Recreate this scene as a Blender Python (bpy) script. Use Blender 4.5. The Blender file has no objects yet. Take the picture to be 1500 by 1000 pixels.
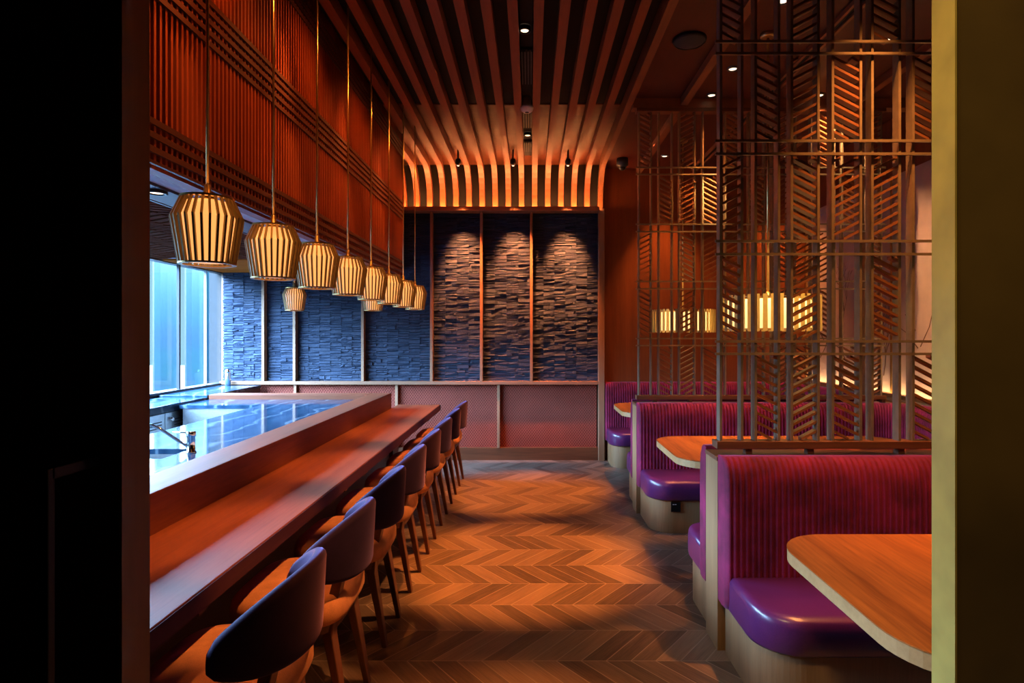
import bpy, math, random
from math import sin, cos, pi, sqrt, radians, floor, atan2
from mathutils import Vector

random.seed(7)
sc = bpy.context.scene
COL = sc.collection

# ------------------------------------------------------------------ camera
F = 870.0
VX, VY, EYE = 777.0, 490.0, 1.5
cam = bpy.data.cameras.new('camera')
cam.sensor_width = 36.0
cam.lens = F / 1500 * 36.0
cam.shift_x = -(VX - 750) / 1500
cam.shift_y = -(500 - VY) / 1500
cam.clip_start = 0.05
co = bpy.data.objects.new('camera', cam)
co.location = (0, 0, EYE)
co.rotation_euler = (pi / 2, 0, 0)
COL.objects.link(co)
sc.camera = co
sc.view_settings.view_transform = 'Standard'
sc.view_settings.look = 'None'
sc.view_settings.gamma = 1.0
sc.view_settings.use_curve_mapping = False
sc.view_settings.exposure = 0.15
sc.cycles.use_denoising = True
sc.cycles.max_bounces = 8
sc.cycles.diffuse_bounces = 4
sc.cycles.glossy_bounces = 4
sc.cycles.transparent_max_bounces = 12
sc.cycles.sample_clamp_indirect = 6.0
sc.cycles.caustics_reflective = False
sc.cycles.caustics_refractive = False


def px2x(px, y):
    return (px - VX) * y / F


def px2z(py, y):
    return EYE - (py - VY) * y / F


# ------------------------------------------------------------------ materials
class NT:
    def __init__(self, name):
        self.m = bpy.data.materials.new(name)
        self.m.use_nodes = True
        self.t = self.m.node_tree
        self.b = self.t.nodes['Principled BSDF']

    def n(self, typ, **kw):
        nd = self.t.nodes.new(typ)
        for k, v in kw.items():
            setattr(nd, k, v)
        return nd

    def l(self, a, b):
        self.t.links.new(a, b)

    def math(self, op, a, b=None, c=None):
        nd = self.n('ShaderNodeMath', operation=op)
        for i, v in enumerate((a, b, c)):
            if v is None:
                continue
            if isinstance(v, (int, float)):
                nd.inputs[i].default_value = v
            else:
                self.l(v, nd.inputs[i])
        return nd.outputs[0]

    def ramp(self, fac, stops):
        r = self.n('ShaderNodeValToRGB')
        el = r.color_ramp.elements
        while len(el) < len(stops):
            el.new(0.5)
        for e, (p, c) in zip(el, stops):
            e.position = p
            e.color = (*c, 1)
        self.l(fac, r.inputs[0])
        return r.outputs[0]

    def bump(self, h, strength=0.3, dist=0.01):
        bn = self.n('ShaderNodeBump')
        bn.inputs['Strength'].default_value = strength
        bn.inputs['Distance'].default_value = dist
        self.l(h, bn.inputs['Height'])
        self.l(bn.outputs[0], self.b.inputs['Normal'])

    def coords(self, scale=(1, 1, 1)):
        tc = self.n('ShaderNodeTexCoord')
        mp = self.n('ShaderNodeMapping')
        mp.inputs['Scale'].default_value = scale
        self.l(tc.outputs['Object'], mp.inputs['Vector'])
        return mp.outputs[0]

    def noise(self, vec, scale=5, detail=4, rough=0.55):
        nz = self.n('ShaderNodeTexNoise')
        nz.inputs['Scale'].default_value = scale
        nz.inputs['Detail'].default_value = detail
        nz.inputs['Roughness'].default_value = rough
        self.l(vec, nz.inputs['Vector'])
        return nz.outputs[0]

    def set(self, **kw):
        for k, v in kw.items():
            inp = self.b.inputs[k.replace('_', ' ')]
            if isinstance(v, tuple) and len(v) == 3:
                v = (*v, 1)
            inp.default_value = v
        return self


def plain(name, col, rough=0.5, metal=0.0, vary=0.12, scale=14, **kw):
    t = NT(name)
    v = t.coords()
    nz = t.noise(v, scale, 3)
    lo = tuple(c * (1 - vary) for c in col)
    hi = tuple(min(1, c * (1 + vary)) for c in col)
    t.l(t.ramp(nz, [(0.3, lo), (0.7, hi)]), t.b.inputs['Base Color'])
    t.set(Roughness=rough, Metallic=metal, **kw)
    return t.m


def wood(name, c1, c2, axis='y', rough=0.42, grain=22, bump=0.08, **kw):
    t = NT(name)
    s = [9.0, 9.0, 9.0]
    s['xyz'.index(axis)] = 0.55
    v = t.coords(tuple(s))
    oi = t.n('ShaderNodeObjectInfo')
    add = t.n('ShaderNodeVectorMath', operation='ADD')
    cmb = t.n('ShaderNodeCombineXYZ')
    r = t.math('MULTIPLY', oi.outputs['Random'], 31.0)
    for i in range(3):
        t.l(r, cmb.inputs[i])
    t.l(v, add.inputs[0])
    t.l(cmb.outputs[0], add.inputs[1])
    a = t.noise(add.outputs[0], 1.1, 5, 0.6)
    b = t.noise(add.outputs[0], grain / 3.0, 3, 0.6)
    mix = t.math('ADD', t.math('MULTIPLY', a, 0.65), t.math('MULTIPLY', b, 0.35))
    t.l(t.ramp(mix, [(0.34, c1), (0.66, c2)]), t.b.inputs['Base Color'])
    t.bump(b, bump, 0.004)
    t.set(Roughness=rough, **kw)
    return t.m


def emit(name, col, strength, base=(0.8, 0.8, 0.8)):
    t = NT(name)
    t.set(Base_Color=base, Roughness=0.5)
    t.b.inputs['Emission Color'].default_value = (*col, 1)
    t.b.inputs['Emission Strength'].default_value = strength
    return t.m


M = {}
M['walnut_y'] = wood('walnut along y', (0.10, 0.034, 0.014), (0.20, 0.075, 0.03), 'y')
M['walnut_x'] = wood('walnut along x', (0.10, 0.034, 0.014), (0.20, 0.075, 0.03), 'x')
M['walnut_z'] = wood('walnut along z', (0.12, 0.042, 0.018), (0.22, 0.085, 0.036), 'z')
M['slat'] = wood('curved slat wood', (0.15, 0.036, 0.011), (0.24, 0.060, 0.019), 'y', 0.5)
M['screen_red'] = wood('red stained wood', (0.20, 0.032, 0.006), (0.31, 0.055, 0.010), 'z', 0.45)
M['screen_rail'] = wood('dark red rail wood', (0.045, 0.010, 0.004), (0.075, 0.016, 0.006), 'y', 0.5)
M['counter'] = wood('counter walnut', (0.15, 0.036, 0.013), (0.26, 0.075, 0.028), 'y', 0.5, 30, Specular_IOR_Level=0.3)
M['counter_x'] = wood('counter walnut across', (0.15, 0.036, 0.013), (0.26, 0.075, 0.028), 'x', 0.5, 30, Specular_IOR_Level=0.3)
M['shade_edge'] = wood('shade-toned counter edge', (0.045, 0.014, 0.018), (0.075, 0.022, 0.026), 'y', 0.6, Specular_IOR_Level=0.2)
M['counter_dark'] = wood('dark panel walnut', (0.05, 0.016, 0.010), (0.09, 0.03, 0.016), 'y', 0.5)
M['table'] = wood('booth table walnut', (0.17, 0.042, 0.005), (0.42, 0.125, 0.017), 'y', 0.5, 30, Specular_IOR_Level=0.3)
M['table_edge'] = wood('pale table edge', (0.34, 0.18, 0.065), (0.48, 0.27, 0.105), 'x', 0.45)
M['oak_z'] = wood('pale walnut veneer', (0.24, 0.125, 0.05), (0.37, 0.20, 0.085), 'z', 0.5, 40)
M['end_wall'] = wood('walnut end wall', (0.17, 0.042, 0.012), (0.27, 0.075, 0.022), 'z', 0.4)
M['ceil_red'] = wood('dark red ceiling board', (0.055, 0.008, 0.0035), (0.08, 0.012, 0.005), 'y', 0.5)
M['beam'] = wood('ceiling beam wood', (0.17, 0.06, 0.022), (0.26, 0.095, 0.036), 'y', 0.5)
M['cove_panel'] = wood('cove ceiling board', (0.14, 0.038, 0.013), (0.21, 0.056, 0.019), 'x', 0.5)
M['lattice'] = wood('warm-tinted lattice wood', (0.10, 0.022, 0.007), (0.17, 0.038, 0.012), 'x', 0.85, Specular_IOR_Level=0.03)  # warm lamplight on the slats is put into their red
M['soffit_wood'] = wood('glow-tinted soffit wood', (0.50, 0.12, 0.012), (0.65, 0.18, 0.02), 'x', 0.8, Specular_IOR_Level=0.05)  # warm glow on the soffit is put into this orange
M['black'] = plain('black backing', (0.012, 0.010, 0.009), 0.8)
M['black_metal'] = plain('black metal', (0.012, 0.012, 0.014), 0.35, 0.6)
M['chair_leg'] = wood('chair leg walnut', (0.11, 0.04, 0.02), (0.19, 0.075, 0.036), 'z', 0.4)
M['trim_wood'] = wood('batten wood', (0.30, 0.155, 0.08), (0.42, 0.23, 0.125), 'z', 0.45)
M['trim_wood_x'] = wood('rail wood', (0.26, 0.125, 0.065), (0.36, 0.18, 0.10), 'x', 0.45)
M['bronze'] = plain('bronze wood screen', (0.28, 0.225, 0.15), 0.38, 0.3, 0.15, 20)
M['louver'] = wood('louver wood', (0.20, 0.075, 0.028), (0.30, 0.12, 0.045), 'x', 0.45)
M['brass'] = plain('brushed brass', (0.50, 0.34, 0.13), 0.32, 0.9, 0.1, 30)
M['brass_fin'] = plain('bronze fin', (0.34, 0.24, 0.10), 0.4, 0.4, 0.1, 30)
M['gold_fin'] = plain('gold fin', (0.85, 0.62, 0.20), 0.45, 0.0, 0.06, 30)
M['jamb_brass'] = plain('patinated brass jamb', (0.46, 0.34, 0.08), 0.45, 0.25, 0.16, 9)
M['jamb_face'] = plain('dark bronze panel', (0.16, 0.10, 0.03), 0.45, 0.4, 0.25, 3)
M['door_dark'] = wood('dark door wood', (0.06, 0.018, 0.015), (0.09, 0.028, 0.02), 'z', 0.5)
M['door_edge'] = wood('dark door edge', (0.22, 0.11, 0.075), (0.28, 0.14, 0.10), 'z', 0.5)
M['steel'] = plain('brushed steel', (0.55, 0.56, 0.57), 0.3, 0.9, 0.08, 60)
M['chrome'] = plain('chrome', (0.8, 0.8, 0.82), 0.08, 1.0, 0.02)
M['dark_steel'] = plain('dark steel', (0.10, 0.11, 0.12), 0.4, 0.7)
M['white'] = plain('white plastic', (0.9, 0.87, 0.82), 0.4)
M['soffit'] = plain('pale soffit plaster', (0.66, 0.64, 0.62), 0.7, 0, 0.04)
M['mullion_dark'] = plain('dark mullion', (0.03, 0.03, 0.035), 0.4, 0.3)
M['mullion_pale'] = plain('pale mullion', (0.40, 0.44, 0.47), 0.4, 0.1)
M['art'] = plain('pale painted panel', (0.60, 0.47, 0.42), 0.6, 0, 0.10, 5)
M['branch'] = plain('branch paint', (0.20, 0.10, 0.06), 0.6)
M['vest'] = plain('dark vestibule plaster', (0.03, 0.022, 0.018), 0.8)
M['speaker'] = plain('speaker mesh', (0.02, 0.025, 0.035), 0.7)
M['pend_glow'] = emit('lit pendant shade', (1.0, 0.40, 0.10), 1.1, (0.92, 0.88, 0.84))
M['lamp_glow'] = emit('lit drum shade', (1.0, 0.66, 0.25), 1.25, (0.8, 0.75, 0.6))
M['lens_warm'] = emit('lit downlight lens', (1.0, 0.72, 0.48), 2.2)
M['led'] = emit('cove led strip', (1.0, 0.35, 0.105), 120.0)
M['led_wall'] = emit('wall led strip', (1.0, 0.55, 0.20), 20.0)
M['mark_white'] = plain('white print', (0.8, 0.8, 0.8), 0.5)


def velvet(name, col, sheen, tint, rough=0.85, spk=0.25):
    t = NT(name)
    v = t.coords()
    a = t.noise(v, 9, 3)
    b = t.noise(v, 420, 2)
    mix = t.math('ADD', t.math('MULTIPLY', a, 0.6), t.math('MULTIPLY', b, 0.4))
    lo = tuple(c * (1 - spk) for c in col)
    hi = tuple(min(1, c * (1 + spk)) for c in col)
    t.l(t.ramp(mix, [(0.35, lo), (0.65, hi)]), t.b.inputs['Base Color'])
    t.bump(b, 0.12, 0.002)
    t.set(Roughness=rough)
    t.b.inputs['Sheen Weight'].default_value = sheen
    t.b.inputs['Sheen Roughness'].default_value = 0.35
    t.b.inputs['Sheen Tint'].default_value = (*tint, 1)
    t.b.inputs['Specular IOR Level'].default_value = 0.25
    return t.m


M['purple'] = velvet('purple velvet', (0.020, 0.008, 0.036), 0.40, (0.55, 0.35, 0.85))
M['orange'] = velvet('orange velvet', (0.66, 0.29, 0.12), 0.25, (1.0, 0.6, 0.35))
M['rib'] = velvet('ribbed berry fabric', (0.19, 0.009, 0.045), 0.35, (0.9, 0.35, 0.6), 0.8, 0.5)
t = NT('plum leather')
nz = t.noise(t.coords(), 160, 3)
t.l(t.ramp(nz, [(0.3, (0.075, 0.011, 0.065)), (0.7, (0.10, 0.016, 0.085))]), t.b.inputs['Base Color'])
t.bump(nz, 0.06, 0.002)
t.set(Roughness=0.3)
t.b.inputs['Coat Weight'].default_value = 0.25
t.b.inputs['Coat Roughness'].default_value = 0.2
M['leather'] = t.m

# marble
t = NT('blue grey marble')
v = t.coords((1, 1, 1))
n1 = t.noise(v, 1.6, 6, 0.65)
wv = t.n('ShaderNodeTexWave', wave_type='BANDS')
wv.inputs['Scale'].default_value = 1.1
wv.inputs['Distortion'].default_value = 9.0
wv.inputs['Detail'].default_value = 4
t.l(v, wv.inputs['Vector'])
vein = t.ramp(wv.outputs['Fac'], [(0.0, (0.12, 0.17, 0.22)), (0.04, (0.022, 0.05, 0.09)), (0.5, (0.012, 0.034, 0.07)), (1.0, (0.026, 0.06, 0.105))])
t.l(vein, t.b.inputs['Base Color'])
t.set(Roughness=0.09, Specular_IOR_Level=0.22)
M['marble'] = t.m

# stone
t = NT('split slate')
v = t.coords()
n1 = t.noise(v, 7, 4)
n2 = t.noise(v, 60, 4)
mix = t.math('ADD', t.math('MULTIPLY', n1, 0.5), t.math('MULTIPLY', n2, 0.5))
t.l(t.ramp(mix, [(0.35, (0.014, 0.027, 0.058)), (0.65, (0.030, 0.050, 0.098))]), t.b.inputs['Base Color'])
t.bump(n2, 0.5, 0.006)
t.set(Roughness=0.75)
M['stone'] = t.m

# dado diamonds
t = NT('terracotta diamond mesh panel')
tc = t.n('ShaderNodeTexCoord')
sp = t.n('ShaderNodeSeparateXYZ')
t.l(tc.outputs['Object'], sp.inputs[0])
u = t.math('MULTIPLY', sp.outputs['X'], 1 / 0.030)
w = t.math('MULTIPLY', sp.outputs['Z'], 1 / 0.040)
a = t.math('PINGPONG', t.math('ADD', u, w), 0.5)
b = t.math('PINGPONG', t.math('SUBTRACT', u, w), 0.5)
d = t.math('MINIMUM', a, b)
line = t.n('ShaderNodeMapRange')
line.inputs['From Min'].default_value = 0.10
line.inputs['From Max'].default_value = 0.22
t.l(d, line.inputs['Value'])
nz = t.noise(tc.outputs['Object'], 6, 3)
cr = t.ramp(line.outputs[0], [(0.0, (0.40, 0.095, 0.060)), (1.0, (0.16, 0.030, 0.020))])
mx = t.n('ShaderNodeMix', data_type='RGBA', blend_type='MULTIPLY')
mx.inputs[0].default_value = 0.5
t.l(cr, mx.inputs[6])
t.l(t.ramp(nz, [(0.3, (0.7, 0.7, 0.7)), (0.7, (1.0, 1.0, 1.0))]), mx.inputs[7])
t.l(mx.outputs[2], t.b.inputs['Base Color'])
inv = t.math('SUBTRACT', 1.0, line.outputs[0])
t.bump(inv, 0.6, 0.006)
t.set(Roughness=0.7, Specular_IOR_Level=0.15)
M['dado'] = t.m

# chevron floor
t = NT('chevron plank floor')
tc = t.n('ShaderNodeTexCoord')
sp = t.n('ShaderNodeSeparateXYZ')
t.l(tc.outputs['Object'], sp.inputs[0])
ST = 0.283
yy = t.math('DIVIDE', t.math('SUBTRACT', sp.outputs['Y'], 2.7325 - 20 * ST), ST)
row = t.math('FLOOR', yy)
fy = t.math('FRACT', yy)
odd = t.math('MODULO', row, 2.0)
inv = t.math('SUBTRACT', 1.0, fy)
sfy = t.math('ADD', t.math('MULTIPLY', odd, fy), t.math('MULTIPLY', t.math('SUBTRACT', 1.0, odd), inv))
# row 20 (even) leans +X with Y: u = x + inv*k is constant along the plank
uu = t.math('DIVIDE', t.math('ADD', sp.outputs['X'], t.math('MULTIPLY', sfy, 0.225)), 0.1145)
idn = t.math('FLOOR', uu)
fu = t.math('FRACT', uu)
cmb = t.n('ShaderNodeCombineXYZ')
t.l(idn, cmb.inputs[0])
t.l(row, cmb.inputs[1])
wn = t.n('ShaderNodeTexWhiteNoise', noise_dimensions='2D')
t.l(cmb.outputs[0], wn.inputs['Vector'])
cm2 = t.n('ShaderNodeCombineXYZ')
t.l(t.math('ADD', t.math('MULTIPLY', fu, 0.9), t.math('MULTIPLY', idn, 7.3)), cm2.inputs[0])
t.l(t.math('ADD', t.math('MULTIPLY', fy, 0.35), t.math('MULTIPLY', row, 3.7)), cm2.inputs[1])
g1 = t.noise(cm2.outputs[0], 3.0, 6, 0.65)
cm3 = t.n('ShaderNodeCombineXYZ')
t.l(t.math('MULTIPLY', uu, 3.0), cm3.inputs[0])
t.l(t.math('ADD', t.math('MULTIPLY', fy, 0.5), t.math('MULTIPLY', row, 5.1)), cm3.inputs[1])
g2 = t.noise(cm3.outputs[0], 4.0, 4, 0.6)
tone = t.math('ADD', t.math('ADD', t.math('MULTIPLY', wn.outputs['Value'], 0.42), t.math('MULTIPLY', g1, 0.55)), t.math('MULTIPLY', g2, 0.45))
colr = t.ramp(tone, [(0.36, (0.045, 0.032, 0.026)), (0.66, (0.155, 0.108, 0.08)), (0.98, (0.29, 0.205, 0.155))])
e1 = t.math('MINIMUM', fu, t.math('SUBTRACT', 1.0, fu))
e2 = t.math('MINIMUM', fy, inv)
gap = t.math('MINIMUM', t.math('MULTIPLY', e1, 0.1145 * 0.78), t.math('MULTIPLY', e2, ST))
mr = t.n('ShaderNodeMapRange')
mr.inputs['From Min'].default_value = 0.0008
mr.inputs['From Max'].default_value = 0.003
t.l(gap, mr.inputs['Value'])
mx = t.n('ShaderNodeMix', data_type='RGBA')
t.l(mr.outputs[0], mx.inputs[0])
mx.inputs[6].default_value = (0.36, 0.29, 0.24, 1)
t.l(colr, mx.inputs[7])
t.l(mx.outputs[2], t.b.inputs['Base Color'])
hh = t.math('ADD', mr.outputs[0], t.math('MULTIPLY', g2, 0.15))
t.bump(hh, 0.25, 0.003)
t.set(Roughness=0.42)
t.l(t.math('ADD', t.math('MULTIPLY', g1, 0.25), 0.28), t.b.inputs['Roughness'])
M['floor'] = t.m


def glass(name, tint, gl=0.04):
    m = bpy.data.materials.new(name)
    m.use_nodes = True
    tr = m.node_tree
    tr.nodes.remove(tr.nodes['Principled BSDF'])
    out = tr.nodes['Material Output']
    a = tr.nodes.new('ShaderNodeBsdfTransparent')
    a.inputs[0].default_value = (*tint, 1)
    b = tr.nodes.new('ShaderNodeBsdfGlossy')
    b.inputs['Roughness'].default_value = 0.02
    mx = tr.nodes.new('ShaderNodeMixShader')
    mx.inputs[0].default_value = gl
    tr.links.new(a.outputs[0], mx.inputs[1])
    tr.links.new(b.outputs[0], mx.inputs[2])
    tr.links.new(mx.outputs[0], out.inputs[0])
    return m


M['glass'] = glass('window glass', (0.96, 0.99, 1.0))

# exterior facade glass panels: blue-green gradient of the panel's own tint
t = NT('blue green facade glass')
v = t.coords((0.4, 0.4, 0.8))
nz = t.noise(v, 1.2, 2)
t.l(t.ramp(nz, [(0.35, (0.003, 0.013, 0.021)), (0.65, (0.0015, 0.018, 0.019))]), t.b.inputs['Base Color'])
t.set(Roughness=0.25)
M['facade'] = t.m
M['pavement'] = plain('pale pavement', (0.0035, 0.0052, 0.0052), 0.9)


# ------------------------------------------------------------------ mesh builder
class MB:
    def __init__(self):
        self.v, self.f, self.s = [], [], []

    def add(self, vs, fs, smooth=False):
        o = len(self.v)
        self.v += [tuple(p) for p in vs]
        for f in fs:
            self.f.append(tuple(i + o for i in f))
            self.s.append(smooth)
        return self

    def box(self, x0, x1, y0, y1, z0, z1):
        if x0 > x1: x0, x1 = x1, x0
        if y0 > y1: y0, y1 = y1, y0
        if z0 > z1: z0, z1 = z1, z0
        vs = [(x0, y0, z0), (x1, y0, z0), (x1, y1, z0), (x0, y1, z0), (x0, y0, z1), (x1, y0, z1), (x1, y1, z1), (x0, y1, z1)]
        return self.add(vs, [(0, 3, 2, 1), (4, 5, 6, 7), (0, 1, 5, 4), (1, 2, 6, 5), (2, 3, 7, 6), (3, 0, 4, 7)])

    def hexa(self, lo, hi):
        """lo, hi: four corner points each, same order"""
        vs = list(lo) + list(hi)
        return self.add(vs, [(3, 2, 1, 0), (4, 5, 6, 7), (0, 1, 5, 4), (1, 2, 6, 5), (2, 3, 7, 6), (3, 0, 4, 7)])

    def obox(self, c, ax, ay, az):
        c, ax, ay, az = Vector(c), Vector(ax), Vector(ay), Vector(az)
        lo = [c - ax - ay - az, c + ax - ay - az, c + ax + ay - az, c - ax + ay - az]
        hi = [p + 2 * az for p in lo]
        return self.hexa(lo, hi)

    def prism(self, poly, z0, z1):
        n = len(poly)
        vs = [(p[0], p[1], z0) for p in poly] + [(p[0], p[1], z1) for p in poly]
        fs = [tuple(reversed(range(n))), tuple(range(n, 2 * n))]
        fs += [(i, (i + 1) % n, n + (i + 1) % n, n + i) for i in range(n)]
        return self.add(vs, fs)

    def lathe(self, prof, c, n=24, smooth=True, cap=True):
        vs, fs = [], []
        m = len(prof)
        for i in range(n):
            a = 2 * pi * i / n
            for r, z in prof:
                vs.append((c[0] + r * cos(a), c[1] + r * sin(a), c[2] + z))
        for i in range(n):
            j = (i + 1) % n
            for k in range(m - 1):
                fs.append((i * m + k, j * m + k, j * m + k + 1, i * m + k + 1))
        self.add(vs, fs, smooth)
        if cap:
            for k, rev in ((0, True), (m - 1, False)):
                if prof[k][0] > 1e-5:
                    idx = [i * m + k for i in range(n)]
                    base = len(self.v) - len(vs)
                    f = tuple(base + i for i in (reversed(idx) if rev else idx))
                    self.f.append(f)
                    self.s.append(False)
        return self

    def tube(self, pts, r, n=10, cap=True):
        pts = [Vector(p) for p in pts]
        rs = r if isinstance(r, (list, tuple)) else [r] * len(pts)
        vs, fs = [], []
        up = None
        for i, p in enumerate(pts):
            d = (pts[min(i + 1, len(pts) - 1)] - pts[max(i - 1, 0)]).normalized()
            if up is None:
                up = Vector((0, 0, 1)) if abs(d.z) < 0.9 else Vector((1, 0, 0))
            a = d.cross(up).normalized()
            b = a.cross(d).normalized()
            up = b
            for k in range(n):
                t_ = 2 * pi * k / n
                vs.append(p + a * cos(t_) * rs[i] + b * sin(t_) * rs[i])
        for i in range(len(pts) - 1):
            for k in range(n):
                k2 = (k + 1) % n
                fs.append((i * n + k, i * n + k2, (i + 1) * n + k2, (i + 1) * n + k))
        self.add(vs, fs, True)
        if cap:
            o = len(self.v) - len(vs)
            self.f.append(tuple(o + k for k in reversed(range(n))))
            self.f.append(tuple(o + (len(pts) - 1) * n + k for k in range(n)))
            self.s += [False, False]
        return self

    def sweep(self, rings, smooth=True, close=True, caps=True):
        """rings: list of equal-length point loops"""
        m = len(rings[0])
        vs = [p for r in rings for p in r]
        fs = []
        for i in range(len(rings) - 1):
            for k in range(m if close else m - 1):
                k2 = (k + 1) % m
                fs.append((i * m + k, i * m + k2, (i + 1) * m + k2, (i + 1) * m + k))
        self.add(vs, fs, smooth)
        if caps:
            o = len(self.v) - len(vs)
            self.f.append(tuple(o + k for k in reversed(range(m))))
            self.f.append(tuple(o + (len(rings) - 1) * m + k for k in range(m)))
            self.s += [False, False]
        return self

    def build(self, name, mat, parent=None, origin=None, bevel=0.0):
        if parent is not None:
            o = parent.matrix_world.translation if False else Vector(parent['_o'])
        elif origin is not None:
            o = Vector(origin)
        else:
            xs, ys, zs = zip(*self.v)
            o = Vector(((min(xs) + max(xs)) / 2, (min(ys) + max(ys)) / 2, min(zs)))
        me = bpy.data.meshes.new(name)
        me.from_pydata([(p[0] - o.x, p[1] - o.y, p[2] - o.z) for p in self.v], [], self.f)
        me.polygons.foreach_set('use_smooth', self.s)
        me.materials.append(M[mat])
        me.update()
        import bmesh
        bm = bmesh.new()
        bm.from_mesh(me)
        bmesh.ops.recalc_face_normals(bm, faces=bm.faces)
        bm.to_mesh(me)
        bm.free()
        ob = bpy.data.objects.new(name, me)
        COL.objects.link(ob)
        ob['_o'] = tuple(o)
        if parent is not None:
            ob.parent = parent
        else:
            ob.location = o
        if bevel:
            md = ob.modifiers.new('bevel', 'BEVEL')
            md.width = bevel
            md.segments = 2
            md.limit_method = 'ANGLE'
        return ob


def tag(o, label=None, cat=None, group=None, kind=None):
    if label: o['label'] = label
    if cat: o['category'] = cat
    if group: o['group'] = group
    if kind: o['kind'] = kind
    return o


def thing(name, label, cat, loc, group=None):
    o = bpy.data.objects.new(name, None)
    o.empty_display_size = 0.1
    o.location = loc
    o['_o'] = tuple(loc)
    COL.objects.link(o)
    return tag(o, label, cat, group)


def copy_thing(src, loc, label):
    r = src.copy()
    COL.objects.link(r)
    r.location = loc
    r['label'] = label
    for ch in list(src.children):
        c = ch.copy()
        COL.objects.link(c)
        c.parent = r
        for g in list(ch.children):
            d_ = g.copy()
            COL.objects.link(d_)
            d_.parent = c
    return r


def struct(name, mb, mat, bevel=0.0, origin=(0, 0, 0)):
    return tag(mb.build(name, mat, origin=origin, bevel=bevel), kind='structure')


def spot(loc, target, power, col=(1.0, 0.50, 0.20), cone=60, blend=0.6, radius=0.04):
    l = bpy.data.lights.new('spot_light', 'SPOT')
    l.energy = power
    l.color = col
    l.spot_size = radians(cone)
    l.spot_blend = blend
    l.shadow_soft_size = radius
    o = bpy.data.objects.new('spot_light', l)
    o.location = loc
    dr = Vector(target) - Vector(loc)
    o.rotation_euler = dr.to_track_quat('-Z', 'Y').to_euler()
    COL.objects.link(o)
    return o


ORD = ['first', 'second', 'third', 'fourth', 'fifth', 'sixth', 'seventh', 'eighth', 'ninth', 'tenth', 'eleventh']

# ------------------------------------------------------------------ key dimensions
YB = 7.21          # back wall
XL = -3.70         # window wall
XR = 3.35          # right wall
ZS = 3.44          # underside of ceiling slats
YF = 1.20          # inner face of front wall
XJL, XJR = -0.767, 0.812
YN = 1.114
YNR = 1.137

# ------------------------------------------------------------------ room shell
struct('floor', MB().box(XL - 0.2, XR + 0.2, -2.0, YB + 0.2, -0.1, 0.0), 'floor')
struct('ceiling', MB().box(0.86, XR, YF, YB, 3.50, 3.62), 'ceil_red')
struct('ceiling.001', MB().box(XL, 0.86, YF, 5.32, 3.57, 3.62), 'black')
struct('ceiling.002', MB().box(XL, 0.86, 5.32, YB, 3.56, 3.62), 'cove_panel')
struct('wall_back', MB().box(XL - 0.2, 0.90, YB, YB + 0.15, 0, 3.62), 'black')
struct('wall_back.001', MB().box(0.88, XR, 7.15, YB + 0.15, 0, 3.50), 'end_wall')
struct('wall_right', MB().box(XR, XR + 0.15, -2.0, YB + 0.2, 0, 3.62), 'end_wall')
struct('wall_left', MB().box(XL - 0.12, XL, YF, YB, 0, 0.90).box(XL - 0.12, XL, YF, YB, 2.255, 3.62).box(XL - 0.12, XL, -2.0, 1.55, 0, 3.62), 'vest')
struct('wall_front', MB().box(XL, -0.92, YF, YF + 0.08, 0, 3.62).box(-0.92, XJR + 0.02, YF, YF + 0.08, 3.05, 3.62).box(XJR + 0.01, XR, YNR + 0.01, YF - 0.005, 0, 3.62), 'vest')
# vestibule behind the camera
struct('wall_vestibule', MB().box(-2.2, -2.1, -2.0, YN, 0, 3.4).box(2.1, 2.2, -2.0, YN, 0, 3.4).box(-2.2, 2.2, -2.1, -2.0, 0, 3.4), 'vest')
struct('ceiling.003', MB().box(-2.2, 2.2, -2.1, YF, 3.4, 3.5), 'vest')
struct('wall_front.001', MB().box(XJR + 0.004, 2.1, YNR, YNR + 0.01, 0, 3.4), 'jamb_face')
struct('trim_1', MB().box(XJR, XJR + 0.004, YNR - 0.001, YF + 0.002, 0, 3.4), 'jamb_brass')

# sliding door on the left
d1 = struct('door_1', MB().box(-2.1, XJL - 0.004, YN, YF - 0.002, 0.01, 3.38), 'door_dark')
e = MB().box(XJL - 0.004, XJL, YN + 0.001, YF - 0.003, 0.01, 3.38).build('edge_trim', 'door_edge', d1)
hb = MB().box(-0.822, -0.806, 0.992, 1.008, 0.55, 1.275).box(-0.822, -0.806, 1.0, YN, 1.255, 1.275).box(-0.822, -0.806, 1.0, YN, 0.55, 0.57)
hb.build('pull_handle', 'black_metal', d1, bevel=0.002)

# ------------------------------------------------------------------ window wall (left)
w = MB()
w.box(XL - 0.10, XL + 0.02, 1.55, YB, 0.90, 0.925)
w.box(XL - 0.10, XL, 1.55, YB, 2.235, 2.255)
win = struct('window_1', w, 'mullion_dark')
for ya, yb, mt in ((3.30, 3.34, 'mullion_dark'), (4.28, 4.32, 'mullion_dark'), (5.27, 5.31, 'mullion_dark'), (6.26, 6.285, 'mullion_dark'), (6.785, 6.80, 'mullion_pale'), (7.17, 7.205, 'trim_wood')):
    MB().box(XL - 0.030, XL - 0.002, ya, yb, 0.925, 2.235).build('mullion', mt, win)
ys = [1.55, 3.32, 4.30, 5.29, 6.27, 6.79, 7.19]
for a, b in zip(ys[:-1], ys[1:]):
    MB().box(XL - 0.045, XL - 0.040, a + 0.005, b - 0.005, 0.925, 2.235).build('pane', 'glass', win)

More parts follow.
